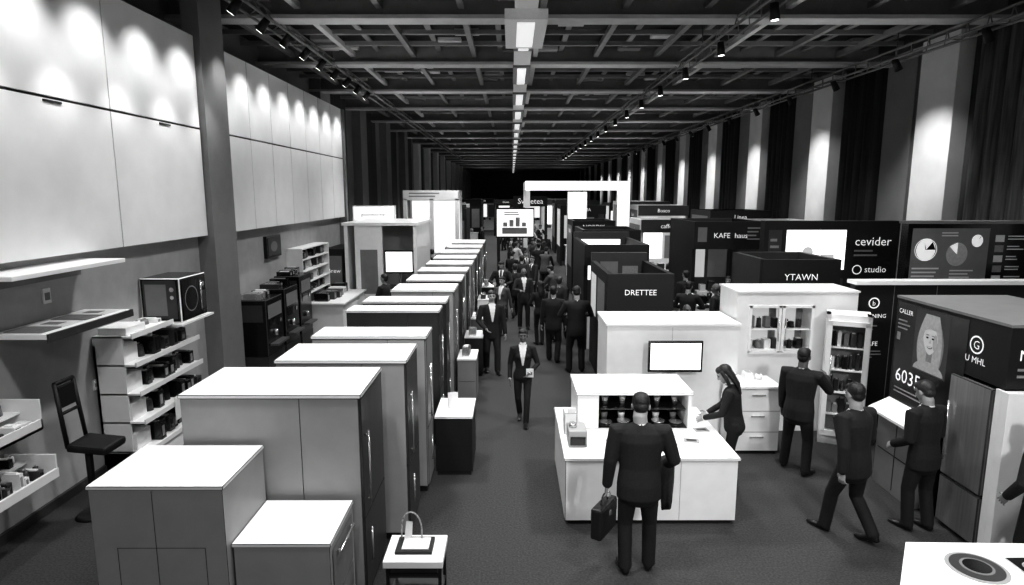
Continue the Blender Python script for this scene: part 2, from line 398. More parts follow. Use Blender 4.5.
for i in range(10):
    t0 = math.pi*i/10; t1 = math.pi*(i+1)/10
    f = lambda t: V((-.84+.085*math.cos(t), 4.84-.02*math.sin(t), 1.02+.16*math.sin(t)))
    b.cyl(f(t0), f(t1), .007, GREYL, seg=6)
b.cyl((-.755, 4.84, .93), (-.755, 4.84, 1.02), .007, GREYL, seg=6); b.cyl((-.925, 4.84, .93), (-.925, 4.84, 1.02), .007, GREYL, seg=6)
b.poly([(-.9, 4.82, .94), (-.84, 4.85, .94), (-.83, 4.85, 1.08), (-.88, 4.82, 1.1)], PAPER)
b.obj('brochure_stand')

# ------------------------------------------------------------ right side near
b = B()   # reception counter with raised glass display
b.box(.66, 2.56, 6.74, 8.4, 0, .06, GAP); b.box(.62, 2.6, 6.7, 8.4, .05, .79, WHITE, .006); b.box(.6, 2.62, 6.68, 8.42, .79, .82, TOPW, .005)
b.frame((.62, 6.698, 0), (1, 0, 0)); b.rect(.66, .664, .06, .78, GREYM); b.rect(1.32, 1.324, .06, .78, GREYM)
b.frame((.618, 8.4, 0), (0, -1, 0)); b.rect(.84, .844, .06, .78, GREYM)
b.box(.84, 1.12, 7.6, 8.38, .82, 1.28, WHITE, .004); b.box(2.26, 2.3, 7.6, 8.38, .82, 1.28, WHITE); b.box(1.12, 2.26, 8.3, 8.38, .82, 1.28, BLACKM)
b.box(.82, 2.32, 7.57, 8.4, 1.27, 1.31, TOPW, .005); b.box(1.12, 2.26, 7.62, 8.3, .82, .83, BLACK)
b.box(1.12, 2.26, 7.7, 8.28, 1.04, 1.05, GLASSD)
for i in range(5):
    x = 1.24+i*.23; b.cyl((x, 7.8, .83), (x, 7.8, .845+.02*(i % 2)), .07, CHROME, .09); b.cyl((x, 7.95, .83), (x, 7.95, .93), .035, WHITE if i % 2 else GREYM, .05)
    b.cyl((x, 7.9, 1.05), (x, 7.9, 1.15), .03, CHROME, .045)
b.obj('display_counter')
b = B()  # things on the counter
b.box(.68, .9, 7.0, 7.3, .82, 1.02, GREYL, .01); b.box(.7, .88, 6.99, 7.0, .85, .95, BLACK); b.box(.66, .82, 7.4, 7.58, .82, 1.1, WHITE, .01); b.cyl((.74, 7.15, 1.02), (.74, 7.15, 1.07), .05, CHROME)
b.box(.7, .8, 7.41, 7.43, 1.1, 1.16, PAPER)
b.obj('coffee_maker')
b = B()
for x, y, a in ((1.9, 7.1, .2), (2.2, 7.2, -.2), (1.25, 7.2, .4), (2.42, 7.55, .1)):
    b.X = Matrix.Translation((x, y, .82)) @ Matrix.Rotation(a, 4, 'Z'); b.box(-.09, .09, -.06, .06, 0, .008, GREYL); b.box(-.06, .06, -.03, .03, .008, .01, GREYD)
b.X = None
for x, y in ((2.05, 7.35), (2.35, 7.05), (1.6, 7.35)): b.cyl((x, y, .82), (x, y, .9), .03, WHITE, .038)
b.obj('leaflets_and_cups')

b = B()  # low partition wall with deep top
b.box(1.47, 3.5, 9.3, 10.3, .0, 1.80, WHITE, .006); b.box(1.45, 3.52, 9.28, 10.32, 1.80, 1.84, TOPW, .005)
b.frame((1.47, 9.298, 0), (1, 0, 0)); b.rect(1.0, 1.004, .05, 1.78, GREYM); b.rect(0, 2.03, 0, .08, GREYD)
b.obj('partition_counter')
b = B()  # monitor
b.box(2.06, 2.88, 9.06, 9.11, 1.14, 1.62, BLACK, .008); b.frame((2.06, 9.058, 1.14), (1, 0, 0)); b.rect(.03, .79, .04, .45, SCRW)
b.box(2.42, 2.56, 9.11, 9.295, 1.3, 1.42, GREYD)
b.obj('monitor')
b = B()
for x, h in ((1.6, .12), (1.75, .08), (2.1, .05)): b.cyl((x, 9.6, 1.84), (x, 9.6, 1.84+h), .05, WHITE, .035)
b.box(2.4, 2.8, 9.5, 9.75, 1.84, 1.87, PAPER); b.obj('tabletop_samples')

b = B()  # tall partition with product window (two glass-door coolers)
X0, X1, Y0, Z1 = 3.55, 5.45, 9.6, 2.27
b.box(X0, X1, 9.95, 10.4, 0, Z1, WHITE); 
b.box(X0, 3.78, Y0, 9.96, 0, Z1, WHITE); b.box(4.75, X1, Y0, 9.96, 0, Z1, WHITE); b.box(3.78, 4.75, Y0, 9.96, 0, 1.33, WHITE); b.box(3.78, 4.75, Y0, 9.96, 2.05, Z1, WHITE)
b.box(X0-.02, X1+.02, Y0-.02, 10.42, Z1, Z1+.03, TOPW, .004)
b.box(3.78, 4.75, Y0+.05, 9.95, 1.66, 1.675, TOPW)
b.frame((3.78, 9.945, 1.33), (1, 0, 0)); b.rect(.0, .97, 0, .72, PRINTG); b.rect(.1, .42, .1, .66, SCRG, 2); b.rect(.54, .86, .1, .66, SCRG, 2)
b.clutter(3.82, 4.72, 9.75, 9.9, 1.331, 7, .2, 'x'); b.clutter(3.82, 4.72, 9.75, 9.9, 1.676, 7, .2, 'x')
for x in (3.77, 4.235, 4.29, 4.75): b.box(x-.02, x+.02, Y0-.02, Y0+.02, 1.31, 2.07, TOPW)
for z in (1.31, 2.05): b.box(3.75, 4.77, Y0-.02, Y0+.02, z-.02, z+.02, TOPW)
for x in (4.21, 4.32): b.cyl((x, Y0-.05, 1.5), (x, Y0-.05, 1.85), .008, CHROME, seg=6)
b.obj('partition_display')
b = B()  # glass-door cooler
b.X = Matrix.Translation((5.08, 9.15, 0)) @ Matrix.Rotation(-.45, 4, 'Z')
b.box(-.3, .3, .1, .32, 0, 2.02, WHITE, .006); b.box(-.3, -.24, -.15, .1, 0, 2.02, WHITE); b.box(.24, .3, -.15, .1, 0, 2.02, WHITE); b.box(-.3, .3, -.15, .1, 1.92, 2.02, TOPW); b.box(-.3, .3, -.15, .1, 0, .16, WHITE)
b.box(-.24, .24, .08, .098, .16, 1.92, PRINTG)
for z in (.45, .8, 1.15, 1.5): b.box(-.24, .24, -.1, .08, z, z+.02, TOPW); b.clutter(-.22, .22, -.05, .05, z+.021, 5, .24, 'x')
for x in (-.25, .25): b.box(x-.035, x+.035, -.19, -.15, .16, 1.92, WHITE)
b.box(-.28, .28, -.19, -.15, 1.86, 1.93, WHITE); b.box(-.28, .28, -.19, -.15, .14, .22, WHITE); b.cyl((-.2, -.22, .8), (-.2, -.22, 1.4), .012, CHROME, seg=8)
b.X = None; b.obj('glass_door_cooler')
b = B()  # drawer cabinet
b.box(3.3, 3.9, 8.7, 9.2, 0, .05, GAP); b.box(3.27, 3.93, 8.68, 9.25, .05, 1.0, WHITE, .004); b.box(3.25, 3.95, 8.66, 9.26, 1.0, 1.03, TOPW, .004)
b.frame((3.27, 8.678, 0), (1, 0, 0))
for z in (.34, .66): b.rect(.0, .66, z, z+.008, GREYM)
for z in (.26, .58, .9): b.box(3.5, 3.7, 8.655, 8.675, z, z+.015, CHROME)
b.clutter(3.35, 3.85, 9.0, 9.2, 1.03, 3, .12, 'x', [WHITE, CHROME]); b.obj('drawer_cabinet')

b = B()  # black graphic partition
b.box(5.47, 9.6, 9.75, 9.9, 0, 2.38, BLACKM); b.box(5.45, 9.6, 9.68, 9.97, 2.38, 2.44, TOPW)
b.frame((5.47, 9.748, 0), (1, 0, 0))
b.ring(.32, 2.08, .09, .02, SIGNT); b.txt('b', .32, 2.04, .11, SIGNT, center=True); b.txt('MORNING', .32, 1.84, .09, SIGNT, center=True); b.lines(.12, 1.72, .4, 2, .06, PRINTG)
b.txt('CAFE', .32, 1.38, .1, SIGNT, center=True); b.lines(.12, 1.3, .4, 3, .05, PRINTG); b.rect(.62, .63, .1, 2.36, GREYM); b.rect(1.3, 1.31, .1, 2.36, GREYM); b.lines(.75, 2.1, .45, 5, .08, PRINTG); b.txt('Home', 1.5, 2.0, .14, SIGNT)
b.obj('graphic_partition')

b = B()  # big black display box with portrait
b.box(5.0, 6.4, 6.05, 7.9, 1.84, 2.48, BLACKM, .004); b.box(4.99, 6.41, 6.04, 7.91, 2.48, 2.51, GREYM)
b.box(5.0, 6.4, 6.9, 7.9, 0, 1.84, BLACKM); b.box(5.55, 6.4, 6.05, 6.9, 0, 1.84, GREYD)
b.frame((4.996, 7.9, 0), (0, -1, 0))
b.rect(.04, 1.28, 1.16, 2.44, BLACK, .3); b.rect(.4, 1.0, 1.66, 2.42, GREYD, .6)
# portrait of a smiling woman with long fair hair
hx = .7
def hair(off, w0, w1, m, l):
    pts = []
    for i in range(9):
        t = i/8; pts.append(b.pt(hx+off-w0*math.sin(math.pi*(.15+.6*t))-.02*t, 2.38-.64*t, l))
    for i in range(9):
        t = 1-i/8; pts.append(b.pt(hx+off+w1*math.sin(math.pi*(.15+.6*t))+.02*t, 2.38-.64*t, l))
    b.poly(pts, m)
hair(0, .23, .22, PRINTG, 1); hair(-.03, .19, .14, PRINTF, 1.4); hair(.06, .07, .13, PRINTF, 1.5)
b.rect(hx-.05, hx+.05, 1.76, 1.95, PRINTG, 1.8); b.ell(hx, 1.68, .27, .13, PRINTF, 1.9, t0=0, t1=math.pi)
b.poly([b.pt(hx+.13*math.cos(2*math.pi*i/28)*(1 if math.sin(2*math.pi*i/28) > 0 else 1-.28*abs(math.sin(2*math.pi*i/28))), 2.08+.18*math.sin(2*math.pi*i/28), 2.2) for i in range(28)], PRINT)
b.ell(hx+.085, 2.06, .038, .1, PRINTF, 2.4)
for s_ in (-1, 1): b.ell(hx-.005+.05*s_, 2.1, .023, .011, GAP, 3); b.ell(hx-.005+.05*s_, 2.135, .032, .006, PRINTG, 3)
b.poly([b.pt(hx-.014, 2.04, 3), b.pt(hx+.018, 2.04, 3), b.pt(hx+.004, 2.09, 3)], PRINTF); b.ell(hx, 2.0, .05, .028, GREYD, 3, t0=math.pi, t1=2*math.pi); b.ell(hx, 1.998, .042, .015, SHIRT, 4, t0=math.pi, t1=2*math.pi)
b.poly([b.pt(hx-.15, 2.08, 3.2), b.pt(hx-.12, 2.23, 3.2), b.pt(hx, 2.3, 3.2), b.pt(hx+.12, 2.24, 3.2), b.pt(hx+.15, 2.08, 3.2), b.pt(hx+.09, 2.2, 3.2), b.pt(hx-.02, 2.22, 3.2), b.pt(hx-.1, 2.18, 3.2)], PRINTF)
b.txt('CALLER', .06, 2.3, .08, SIGNT); b.lines(.06, 2.22, .26, 3, .05, PRINTG); b.rect(.06, .13, 1.95, 2.05, PRINTG)
b.txt('6035', .1, 1.42, .25, SIGNT); b.txt('E', .76, 1.42, .16, SIGNT); b.lines(.1, 1.34, .7, 2, .05, PRINTG)
b.ring(1.42, 2.2, .1, .018, SIGNT); b.txt('G', 1.42, 2.155, .13, SIGNT, center=True); b.txt('U MHL', 1.42, 2.0, .1, SIGNT, center=True)
b.frame((5.0, 6.046, 1.84), (1, 0, 0)); b.txt('MHL kitchen', .1, .3, .16, SIGNT); b.lines(.1, .22, .7, 2, .07, PRINTG)
b.obj('advertising_display_wall')
b = B()
b.box(4.86, 4.995, 7.05, 7.85, 0, 1.0, GREYM, .004)
b.box(4.855, 4.86, 7.1, 7.8, .5, .51, GAP); b.box(4.855, 4.86, 7.44, 7.45, .05, .98, GAP)
tx0 = 4.72
b.poly([(tx0, 7.03, 1.03), (tx0, 7.87, 1.03), (4.99, 7.87, 1.16), (4.99, 7.03, 1.16)][::-1], TOPW)
b.poly([(tx0+.02, 7.08, 1.043), (tx0+.02, 7.5, 1.043), (4.97, 7.5, 1.163), (4.97, 7.08, 1.163)][::-1], SCRW)
b.poly([(tx0, 7.03, 1.0), (tx0, 7.87, 1.0), (4.99, 7.87, 1.0), (4.99, 7.03, 1.0)], WHITE)
b.poly([(tx0, 7.03, 1.0), (tx0, 7.87, 1.0), (tx0, 7.87, 1.03), (tx0, 7.03, 1.03)], WHITE); b.poly([(tx0, 7.03, 1.0), (4.99, 7.03, 1.0), (4.99, 7.03, 1.16), (tx0, 7.03, 1.03)], WHITE)
b.obj('touchscreen_counter')
b = B()  # refrigerator
b.box(5.03, 5.52, 6.17, 6.78, .02, 1.80, STEELD, .01)
b.box(4.97, 5.028, 6.17, 6.78, .62, 1.80, FRIDGE, .012); b.box(4.97, 5.028, 6.17, 6.78, .05, .6, FRIDGE, .012)
b.cyl((4.94, 6.72, .8), (4.94, 6.72, 1.5), .012, CHROME, seg=8); b.cyl((4.97, 6.72, .85), (4.94, 6.72, .85), .008, CHROME, seg=6); b.cyl((4.97, 6.72, 1.45), (4.94, 6.72, 1.45), .008, CHROME, seg=6)
b.box(5.05, 5.5, 6.2, 6.75, 0, .03, GAP); b.obj('refrigerator')
b = B(); b.box(4.97, 6.4, 5.95, 6.04, 0, 1.83, WHITE, .004); b.box(4.97, 5.0, 6.04, 6.12, 0, 1.83, WHITE); b.obj('end_panel')

b = B()  # foreground counter bottom right with hob
pts = [(3.44, 5.0), (2.6, 3.8), (2.6, 3.2), (4.7, 3.2), (4.7, 4.97)]
b.prism([(3.5, 4.94), (2.68, 3.78), (2.68, 3.25), (4.64, 3.25), (4.64, 4.92)][::-1], 0, .765, WHITE); b.prism(pts[::-1], .765, .8, TOPW)
b.cyl((3.78, 4.62, .8), (3.78, 4.62, .806), .22, GREYL, seg=32)
b.cyl((3.78, 4.62, .806), (3.78, 4.62, .812), .19, GREYD, seg=32); b.cyl((3.78, 4.62, .812), (3.78, 4.62, .816), .12, GREYM, seg=28); b.cyl((3.78, 4.62, .816), (3.78, 4.62, .82), .1, BLACK, seg=20)
b.box(4.1, 4.6, 4.4, 4.75, .8, .812, GLASSD, .004)
b.frame((4.1, 4.4, .812), (1, 0, 0), (0, 1, 0)); b.ring(.13, .2, .08, .012, GREYL); b.ring(.36, .2, .1, .012, GREYL)
b.obj('demonstration_counter')

# ------------------------------------------------------------ right side middle booths
def header(b, x0, x1, y, z0, z1, t, size=.25, d=.12, m=BLACKM):
    b.box(x0, x1, y, y+d, z0, z1, m); b.frame((x0, y-.002, z0), (1, 0, 0)); b.txt(t, (x1-x0)/2, (z1-z0)/2-size*.33, size, SIGNT, 1, True)
b = B()
header(b, 1.8, 3.05, 11.5, 1.62, 2.32, 'DRETTEE', .15)
b.box(1.8, 1.9, 11.62, 14.0, 0, 2.32, BLACKM); b.box(2.95, 3.05, 11.62, 14, 0, 2.32, BLACKM); b.box(1.8, 3.05, 13.9, 14.0, 0, 2.5, GREYD); b.box(1.9, 2.95, 11.5, 11.6, 0, 1.0, WHITE)
b.frame((1.797, 14, 0), (0, -1, 0)); b.rect(.2, 1.0, 1.2, 2.1, SCRG); b.rect(1.2, 2.2, 1.2, 2.1, GREYM); b.frame((1.9, 13.895, 0), (1, 0, 0)); b.rect(.1, .5, 1.6, 2.3, GREYM); b.rect(.6, .95, 1.7, 2.2, PRINTG)
b.obj('exhibition_booth')
b = B()
header(b, 1.75, 3.3, 14.8, 2.1, 2.6, 'COFFEE', .16); b.box(1.75, 1.85, 14.92, 17.5, 0, 2.6, BLACKM); b.box(1.75, 3.3, 17.4, 17.5, 0, 2.75, GREYD); b.box(3.2, 3.3, 14.92, 17.5, 0, 2.6, BLACKM)
b.frame((1.85, 17.395, .8), (1, 0, 0)); b.rect(.1, 1.2, .6, 1.75, SCRW); b.box(1.85, 3.2, 14.95, 15.2, 0, 1.1, WHITE)
b.obj('exhibition_booth')
b = B()
header(b, 4.65, 6.1, 11.4, 1.95, 2.6, 'YTAWN', .17); b.box(4.65, 6.1, 12.9, 13.0, 0, 2.6, GREYD); b.box(4.65, 4.75, 11.52, 13, 0, 2.6, GREYD); b.box(6.0, 6.1, 11.52, 13, 0, 2.6, GREYD)
b.frame((4.65, 11.397, 1.95), (1, 0, 0)); b.lines(.45, .16, .6, 1, .07, PRINTG, 1)
b.frame((4.8, 12.895, .8), (1, 0, 0)); b.rect(.1, 1.0, .3, 1.0, GREYM)
b.obj('exhibition_booth')
b = B()  # large screen booth
b.box(5.7, 8.75, 14.0, 14.25, 1.6, 3.2, BLACKM); b.box(5.75, 5.95, 14.0, 14.25, 0, 1.6, BLACKM); b.box(8.5, 8.7, 14.0, 14.25, 0, 1.6, BLACKM); b.box(5.95, 8.5, 14.1, 14.2, 0, 1.6, GREYM)
b.frame((5.7, 13.998, 1.6), (1, 0, 0)); b.rect(.5, 1.85, .5, 1.4, SCRW); b.ell(.95, .72, .25, .16, SCRG, 2); b.ell(1.0, .9, .12, .12, SCRG, 2.2); b.rect(1.3, 1.6, .65, .85, SCRG, 2)
b.txt('cevider', 2.05, 1.05, .28, SIGNT); b.lines(2.05, .95, .6, 2, .1, PRINTG); b.ring(2.15, .5, .11, .025, SIGNT); b.txt('studio', 2.32, .44, .2, SIGNT)
b.rect(.1, .4, .2, 1.4, GREYD); b.lines(.14, 1.2, .2, 4, .15, PRINTG, 2); b.rect(.5, 1.85, .1, .3, GREYD)
b.obj('screen_booth')
b = B()  # infographic board
b.box(7.02, 9.5, 11.0, 11.2, 2.08, 3.28, BLACK); b.box(7.1, 7.25, 11.0, 11.2, 0, 2.08, GREYM); b.box(9.2, 9.35, 11.0, 11.2, 0, 2.08, GREYM); b.box(7.25, 9.2, 11.1, 11.2, .0, 2.08, WHITE); b.box(6.98, 9.5, 10.98, 11.22, 3.28, 3.33, GREYM)
b.frame((7.02, 10.998, 2.08), (1, 0, 0)); b.rect(.08, 1.45, .16, 1.12, GREYM); b.ell(.34, .74, .17, .19, SIGNT, 2); b.ell(.9, .66, .19, .21, PRINTF, 2); b.ring(.34, .74, .2, .012, SIGNT, 2)
b.poly([b.pt(.34, .74, 3), b.pt(.51, .74, 3), b.pt(.45, .88, 3)], BLACK); b.poly([b.pt(.9, .66, 3), b.pt(.76, .8, 3), b.pt(.9, .87, 3)], SIGNT); b.ell(1.24, .9, .1, .11, SIGNT, 2)
b.poly([b.pt(.33, .74, 3), b.pt(.345, .74, 3), b.pt(.30, .9, 3)], BLACK); b.poly([b.pt(1.24, .9, 3), b.pt(1.245, .91, 3), b.pt(1.3, .97, 3), b.pt(1.29, .98, 3)], BLACK)
b.lines(.12, .42, .5, 3, .07, PRINT, 2); b.lines(.8, .38, .5, 3, .06, PRINT, 2); b.lines(.6, 1.05, .5, 2, .05, PRINT, 2); b.txt('the design', .1, .03, .1, SIGNT)
for i in range(5): b.rect(1.56, 1.72, .16+i*.18, .28+i*.18, PRINTG if i % 2 else PRINT); b.lines(1.78, .27+i*.18, .3, 2, .05, PRINT)
b.obj('infographic_board')
b = B()
header(b, 5.0, 7.0, 17.0, 2.3, 3.05, 'KAFE  haus', .2); b.box(5.0, 7.0, 19.5, 19.6, 0, 3.05, GREYD); b.box(5.0, 5.1, 17.12, 19.6, 0, 3.05, BLACKM); b.box(6.9, 7.0, 17.12, 19.6, 0, 3.05, BLACKM)
b.frame((5.0, 16.996, 2.3), (1, 0, 0)); b.rect(.1, .35, .2, .6, GREYM); b.lines(1.45, .6, .4, 4, .1, PRINTG)
b.frame((5.1, 19.495, 0), (1, 0, 0)); b.rect(.2, 1.0, 1.2, 2.1, SCRG); b.rect(1.1, 1.7, 1.2, 2.1, GREYM); b.box(5.2, 6.8, 17.15, 17.5, 0, 1.1, WHITE); b.clutter(5.3, 6.7, 17.2, 17.4, 1.1, 6, .3, 'x')
b.obj('exhibition_booth')
for x0, x1, y0, y1, h in ((4.2, 5.5, 15.3, 16.0, 1.05), (3.6, 4.5, 12.4, 13.0, 1.0), (3.7, 4.6, 18.2, 18.9, 1.05)):
    b = B(); b.box(x0, x1, y0, y1, 0, h-.04, WHITE); b.box(x0-.03, x1+.03, y0-.03, y1+.03, h-.04, h, TOPW); b.clutter(x0+.05, x1-.05, y0+.1, y1-.1, h, 5, .35, 'x'); b.obj('demo_counter')

# ------------------------------------------------------------ left mid / far booths
b = B()  # white booth room
b.box(-4.85, -2.75, 20.9, 21.0, 0, 2.95, WHITE); b.box(-4.85, -4.75, 18, 21, 0, 2.95, WHITE); b.box(-2.85, -2.75, 18, 21, 0, 2.95, WHITE); b.box(-4.9, -2.7, 17.95, 21.05, 2.9, 2.98, TOPW)
b.box(-4.55, -3.75, 18.0, 18.1, 0, 2.9, WHITE); b.frame((-4.55, 17.998, 0), (1, 0, 0)); b.rect(.15, .65, .9, 2.2, GREYM); b.box(-3.7, -2.85, 18.1, 18.6, 0, 1.1, GREYD)
b.obj('exhibition_booth')
b = B(); b.box(-2.98, -2.3, 14.5, 14.56, 1.95, 2.5, BLACK, .01); b.frame((-2.98, 14.498, 1.95), (1, 0, 0)); b.rect(.03, .65, .04, .51, SCRW)
b.cyl((-2.64, 14.6, 0), (-2.64, 14.6, 2.2), .03, GREYD); b.cyl((-2.64, 14.6, 0), (-2.64, 14.6, .03), .25, GREYD, seg=20); b.obj('display_screen')
def lightbox(x0, x1, y, z0, z1, t=None, legs=True, name='lightbox_sign', m=LITP):
    b = B(); b.box(x0, x1, y, y+.2, z0, z1, WHITE); b.frame((x0, y-.003, z0), (1, 0, 0)); b.rect(.04, x1-x0-.04, .04, z1-z0-.04, m)
    if t: b.txt(t, (x1-x0)/2, (z1-z0)*.5-.1, (z1-z0)*.32, GREYD, 2, True)
    if legs:
        for x in (x0, x1-.12): b.box(x, x+.12, y, y+.2, 0, z0, WHITE)
    return b.obj(name)
lightbox(-5.6, -4.1, 22.0, 2.85, 3.4, 'gourmet bar')
b = B(); b.box(-4.5, -2.2, 26, 27.8, 3.55, 3.95, WHITE)
for x in (-4.5, -3.4, -2.35): b.box(x, x+.15, 26, 26.15, 0, 3.6, WHITE)
b.box(-4.5, -2.2, 27.7, 27.8, 0, 3.6, WHITE); b.frame((-4.5, 27.69, 0), (1, 0, 0)); b.rect(.1, 2.2, 1.2, 3.5, LITP); b.frame((-4.35, 25.998, 3.55), (1, 0, 0)); b.lines(.1, .3, 1.9, 2, .12, PRINTG)
b.box(-4.3, -2.4, 26.2, 26.7, 0, 1.1, GREYD); b.obj('lit_pavilion')
b = B(); b.box(-.75, 1.1, 30, 30.25, 1.7, 3.15, BLACKM); b.frame((-.75, 29.995, 1.7), (1, 0, 0)); b.rect(.05, 1.8, .08, 1.37, LITP); b.rect(.3, 1.5, .2, .5, GREYM, 2)
for i in range(4): b.rect(.35+i*.3, .55+i*.3, .55, .75+.12*(i % 3), PRINTG, 2)
b.lines(.4, 1.25, 1.0, 2, .1, GREYD, 2)
b.box(-.7, -.55, 30, 30.2, 0, 1.7, BLACKM); b.box(.9, 1.05, 30, 30.2, 0, 1.7, BLACKM); b.obj('video_wall')
b = B(); header(b, .1, 1.9, 33, 3.15, 3.7, 'Sweetea', .4); b.box(.1, .25, 33, 33.1, 0, 3.15, BLACKM); b.box(1.75, 1.9, 33, 33.1, 0, 3.15, BLACKM); b.obj('sign_gantry')
b = B()  # white arch
b.box(.6, 5.1, 27, 27.5, 3.95, 4.35, LITP); b.box(4.65, 5.1, 27, 27.5, 0, 3.95, LITP); b.box(.6, .8, 27, 27.5, 3.2, 3.95, WHITE); b.box(.6, .8, 31, 31.5, 0, 4.3, WHITE); b.box(.6, .8, 27.5, 31, 4.0, 4.35, WHITE)
b.box(4.8, 5.1, 27.5, 31.5, 4.0, 4.35, WHITE)
b.obj('archway')
lightbox(2.6, 3.5, 29, 2.0, 3.9, None)
words = ['Hearth', 'Domo', 'caffeina', 'Linea', 'NORDIK', 'Bosco', 'AROMA', 'Vita', 'Kitchen', 'Essen', 'Moka', 'Delta']
def booth(x0, y0, w, d, h, t, dark, scr):
    b = B(); wm = BLACKM if dark else WHITE
    b.box(x0, x0+w, y0+d-.1, y0+d, 0, h, wm); b.box(x0, x0+.1, y0+.12, y0+d-.1, 0, h, wm); b.box(x0+w-.1, x0+w, y0+.12, y0+d-.1, 0, h, wm)
    header(b, x0, x0+w, y0, h-.45, h, t, .22, m=BLACKM if dark else GREYD)
    b.box(x0+.3, x0+w-.3, y0+.2, y0+.7, 0, 1.05, WHITE); b.box(x0+.25, x0+w-.25, y0+.15, y0+.75, 1.05, 1.09, TOPW); b.clutter(x0+.4, x0+w-.4, y0+.3, y0+.6, 1.09, 4, .35, 'x')
    b.frame((x0+.1, y0+d-.105, 0), (1, 0, 0)); b.rect(.3, w*.6, 1.3, h-.6, scr); b.rect(w*.65, w-.4, 1.3, h-.7, GREYM)
    b.frame((x0-.003, y0+d, 0), (0, -1, 0)); b.rect(.2, d-.3, 1.0, h-.2, random.choice([GREYM, PRINTG, SCRG])); b.txt(t, d*.5, h-.5, .22, SIGNT, 2, True)
    b.obj('exhibition_booth')
k = 0
for x0, y0, w, d, h, dark, scr in ((2.2, 19.2, 1.8, 2.4, 2.7, 1, SCRW), (7.3, 18.0, 1.9, 2.5, 3.0, 0, SCRW), (4.6, 22.0, 2.0, 2.4, 2.9, 0, SCRW), (7.2, 22.6, 2.2, 2.5, 3.2, 1, SCRG), (2.3, 23.4, 1.6, 2.2, 2.8, 1, SCRW),
        (5.6, 27.5, 2.2, 2.6, 3.3, 0, SCRW), (2.6, 33, 2.4, 2.6, 3.2, 1, SCRG), (6.0, 34, 2.6, 3, 3.4, 0, LITP), (-4.6, 30.5, 2.4, 2.6, 3.1, 1, SCRW), (-5.2, 36, 2.6, 3, 3.2, 0, LITP),
        (2.8, 40, 2.8, 3, 3.4, 1, SCRW), (6.6, 42, 2.6, 3, 3.2, 1, LITP), (-4.9, 44, 2.8, 3, 3.4, 1, SCRW), (-1.6, 57, 2.2, 2.5, 3.3, 1, LITP), (2.4, 50, 3, 3, 3.4, 0, SCRW), (1.2, 64, 3, 3, 3.5, 1, LITP), (-4.6, 66, 3, 3, 3.3, 0, LITP)):
    booth(x0, y0, w, d, h, words[k % len(words)], dark, scr); k += 1

# ------------------------------------------------------------ people
LAB = {'jacket': 0, 'trousers': 1, 'skin': 2, 'hair': 3, 'shirt': 4, 'shoe': 5, 'eye': 6, 'lip': 7, 'tie': 8}
def tube(bm, pts, rads, lab, side, seg=12):
    pts = [V(p) for p in pts]; side = V(side); rings = []; n = len(pts)
    def ring(c, t, ra, rb):
        s_ = (side - t*side.dot(t))
        if s_.length < 1e-4: s_ = V((0, 1, 0)) - t*t.y
        s_.normalize(); o = t.cross(s_)
        rings.append([bm.verts.new(c + s_*(ra*math.cos(2*math.pi*i/seg)) + o*(rb*math.sin(2*math.pi*i/seg))) for i in range(seg)])
    for i in range(n):
        t = (pts[min(i+1, n-1)] - pts[max(i-1, 0)]).normalized(); a, b_ = rads[i] if isinstance(rads[i], tuple) else (rads[i], rads[i])
        if i == 0: ring(pts[0]-t*min(a, b_)*.55, t, a*.6, b_*.6)
        ring(pts[i], t, a, b_)
        if i == n-1: ring(pts[i]+t*min(a, b_)*.55, t, a*.6, b_*.6)
    fs = [bm.faces.new(rings[0][::-1]), bm.faces.new(rings[-1])]
    for r0, r1 in zip(rings, rings[1:]):
        for i in range(seg): fs.append(bm.faces.new([r0[i], r0[(i+1) % seg], r1[(i+1) % seg], r1[i]]))
    for f in fs: f.material_index = LAB[lab]
def ellp(bm, c, r, lab, M=None):
    vs = bmesh.ops.create_uvsphere(bm, u_segments=18, v_segments=12, radius=1)['verts']
    for v in vs:
        v.co = V((v.co.x*r[0], v.co.y*r[1], v.co.z*r[2])) + V(c)
        if M is not None: v.co = M @ v.co
    for f in set(f for v in vs for f in v.link_faces): f.material_index = LAB[lab]
def remesh(bm, vox, it):
    bmesh.ops.recalc_face_normals(bm, faces=bm.faces[:]); bm.faces.ensure_lookup_table()
    tree = BVHTree.FromBMesh(bm); labs = [f.material_index for f in bm.faces]
    me = bpy.data.meshes.new('r'); bm.to_mesh(me); o = bpy.data.objects.new('r', me); COL.objects.link(o)
    m = o.modifiers.new('r', 'REMESH'); m.mode = 'VOXEL'; m.voxel_size = vox
    if it: m = o.modifiers.new('s', 'SMOOTH'); m.factor = .5; m.iterations = it
    dg = bpy.context.evaluated_depsgraph_get(); r = bpy.data.meshes.new_from_object(o.evaluated_get(dg))
    vs = [v.co.copy() for v in r.vertices]; ps = [tuple(p.vertices) for p in r.polygons]; cs = [p.center.copy() for p in r.polygons]; ns = [p.normal.copy() for p in r.polygons]
    ls = []
    for c in cs:
        q = tree.find_nearest(c); ls.append(labs[q[2]] if q[2] is not None else 0)
    bpy.data.objects.remove(o); bpy.data.meshes.remove(me); bpy.data.meshes.remove(r); bm.free()
    return vs, ps, ls, cs, ns
def ik(a, c, l1, l2, hint):
    d = c-a; L = d.length
    if L > (l1+l2)*.999: c = a + d*((l1+l2)*.999/L); d = c-a; L = d.length
    t = d/L; x = (l1*l1-l2*l2+L*L)/(2*L); hh = math.sqrt(max(0, l1*l1-x*x)); h_ = V(hint); h_ = (h_-t*h_.dot(t)).normalized()
    return a+t*x+h_*hh, c
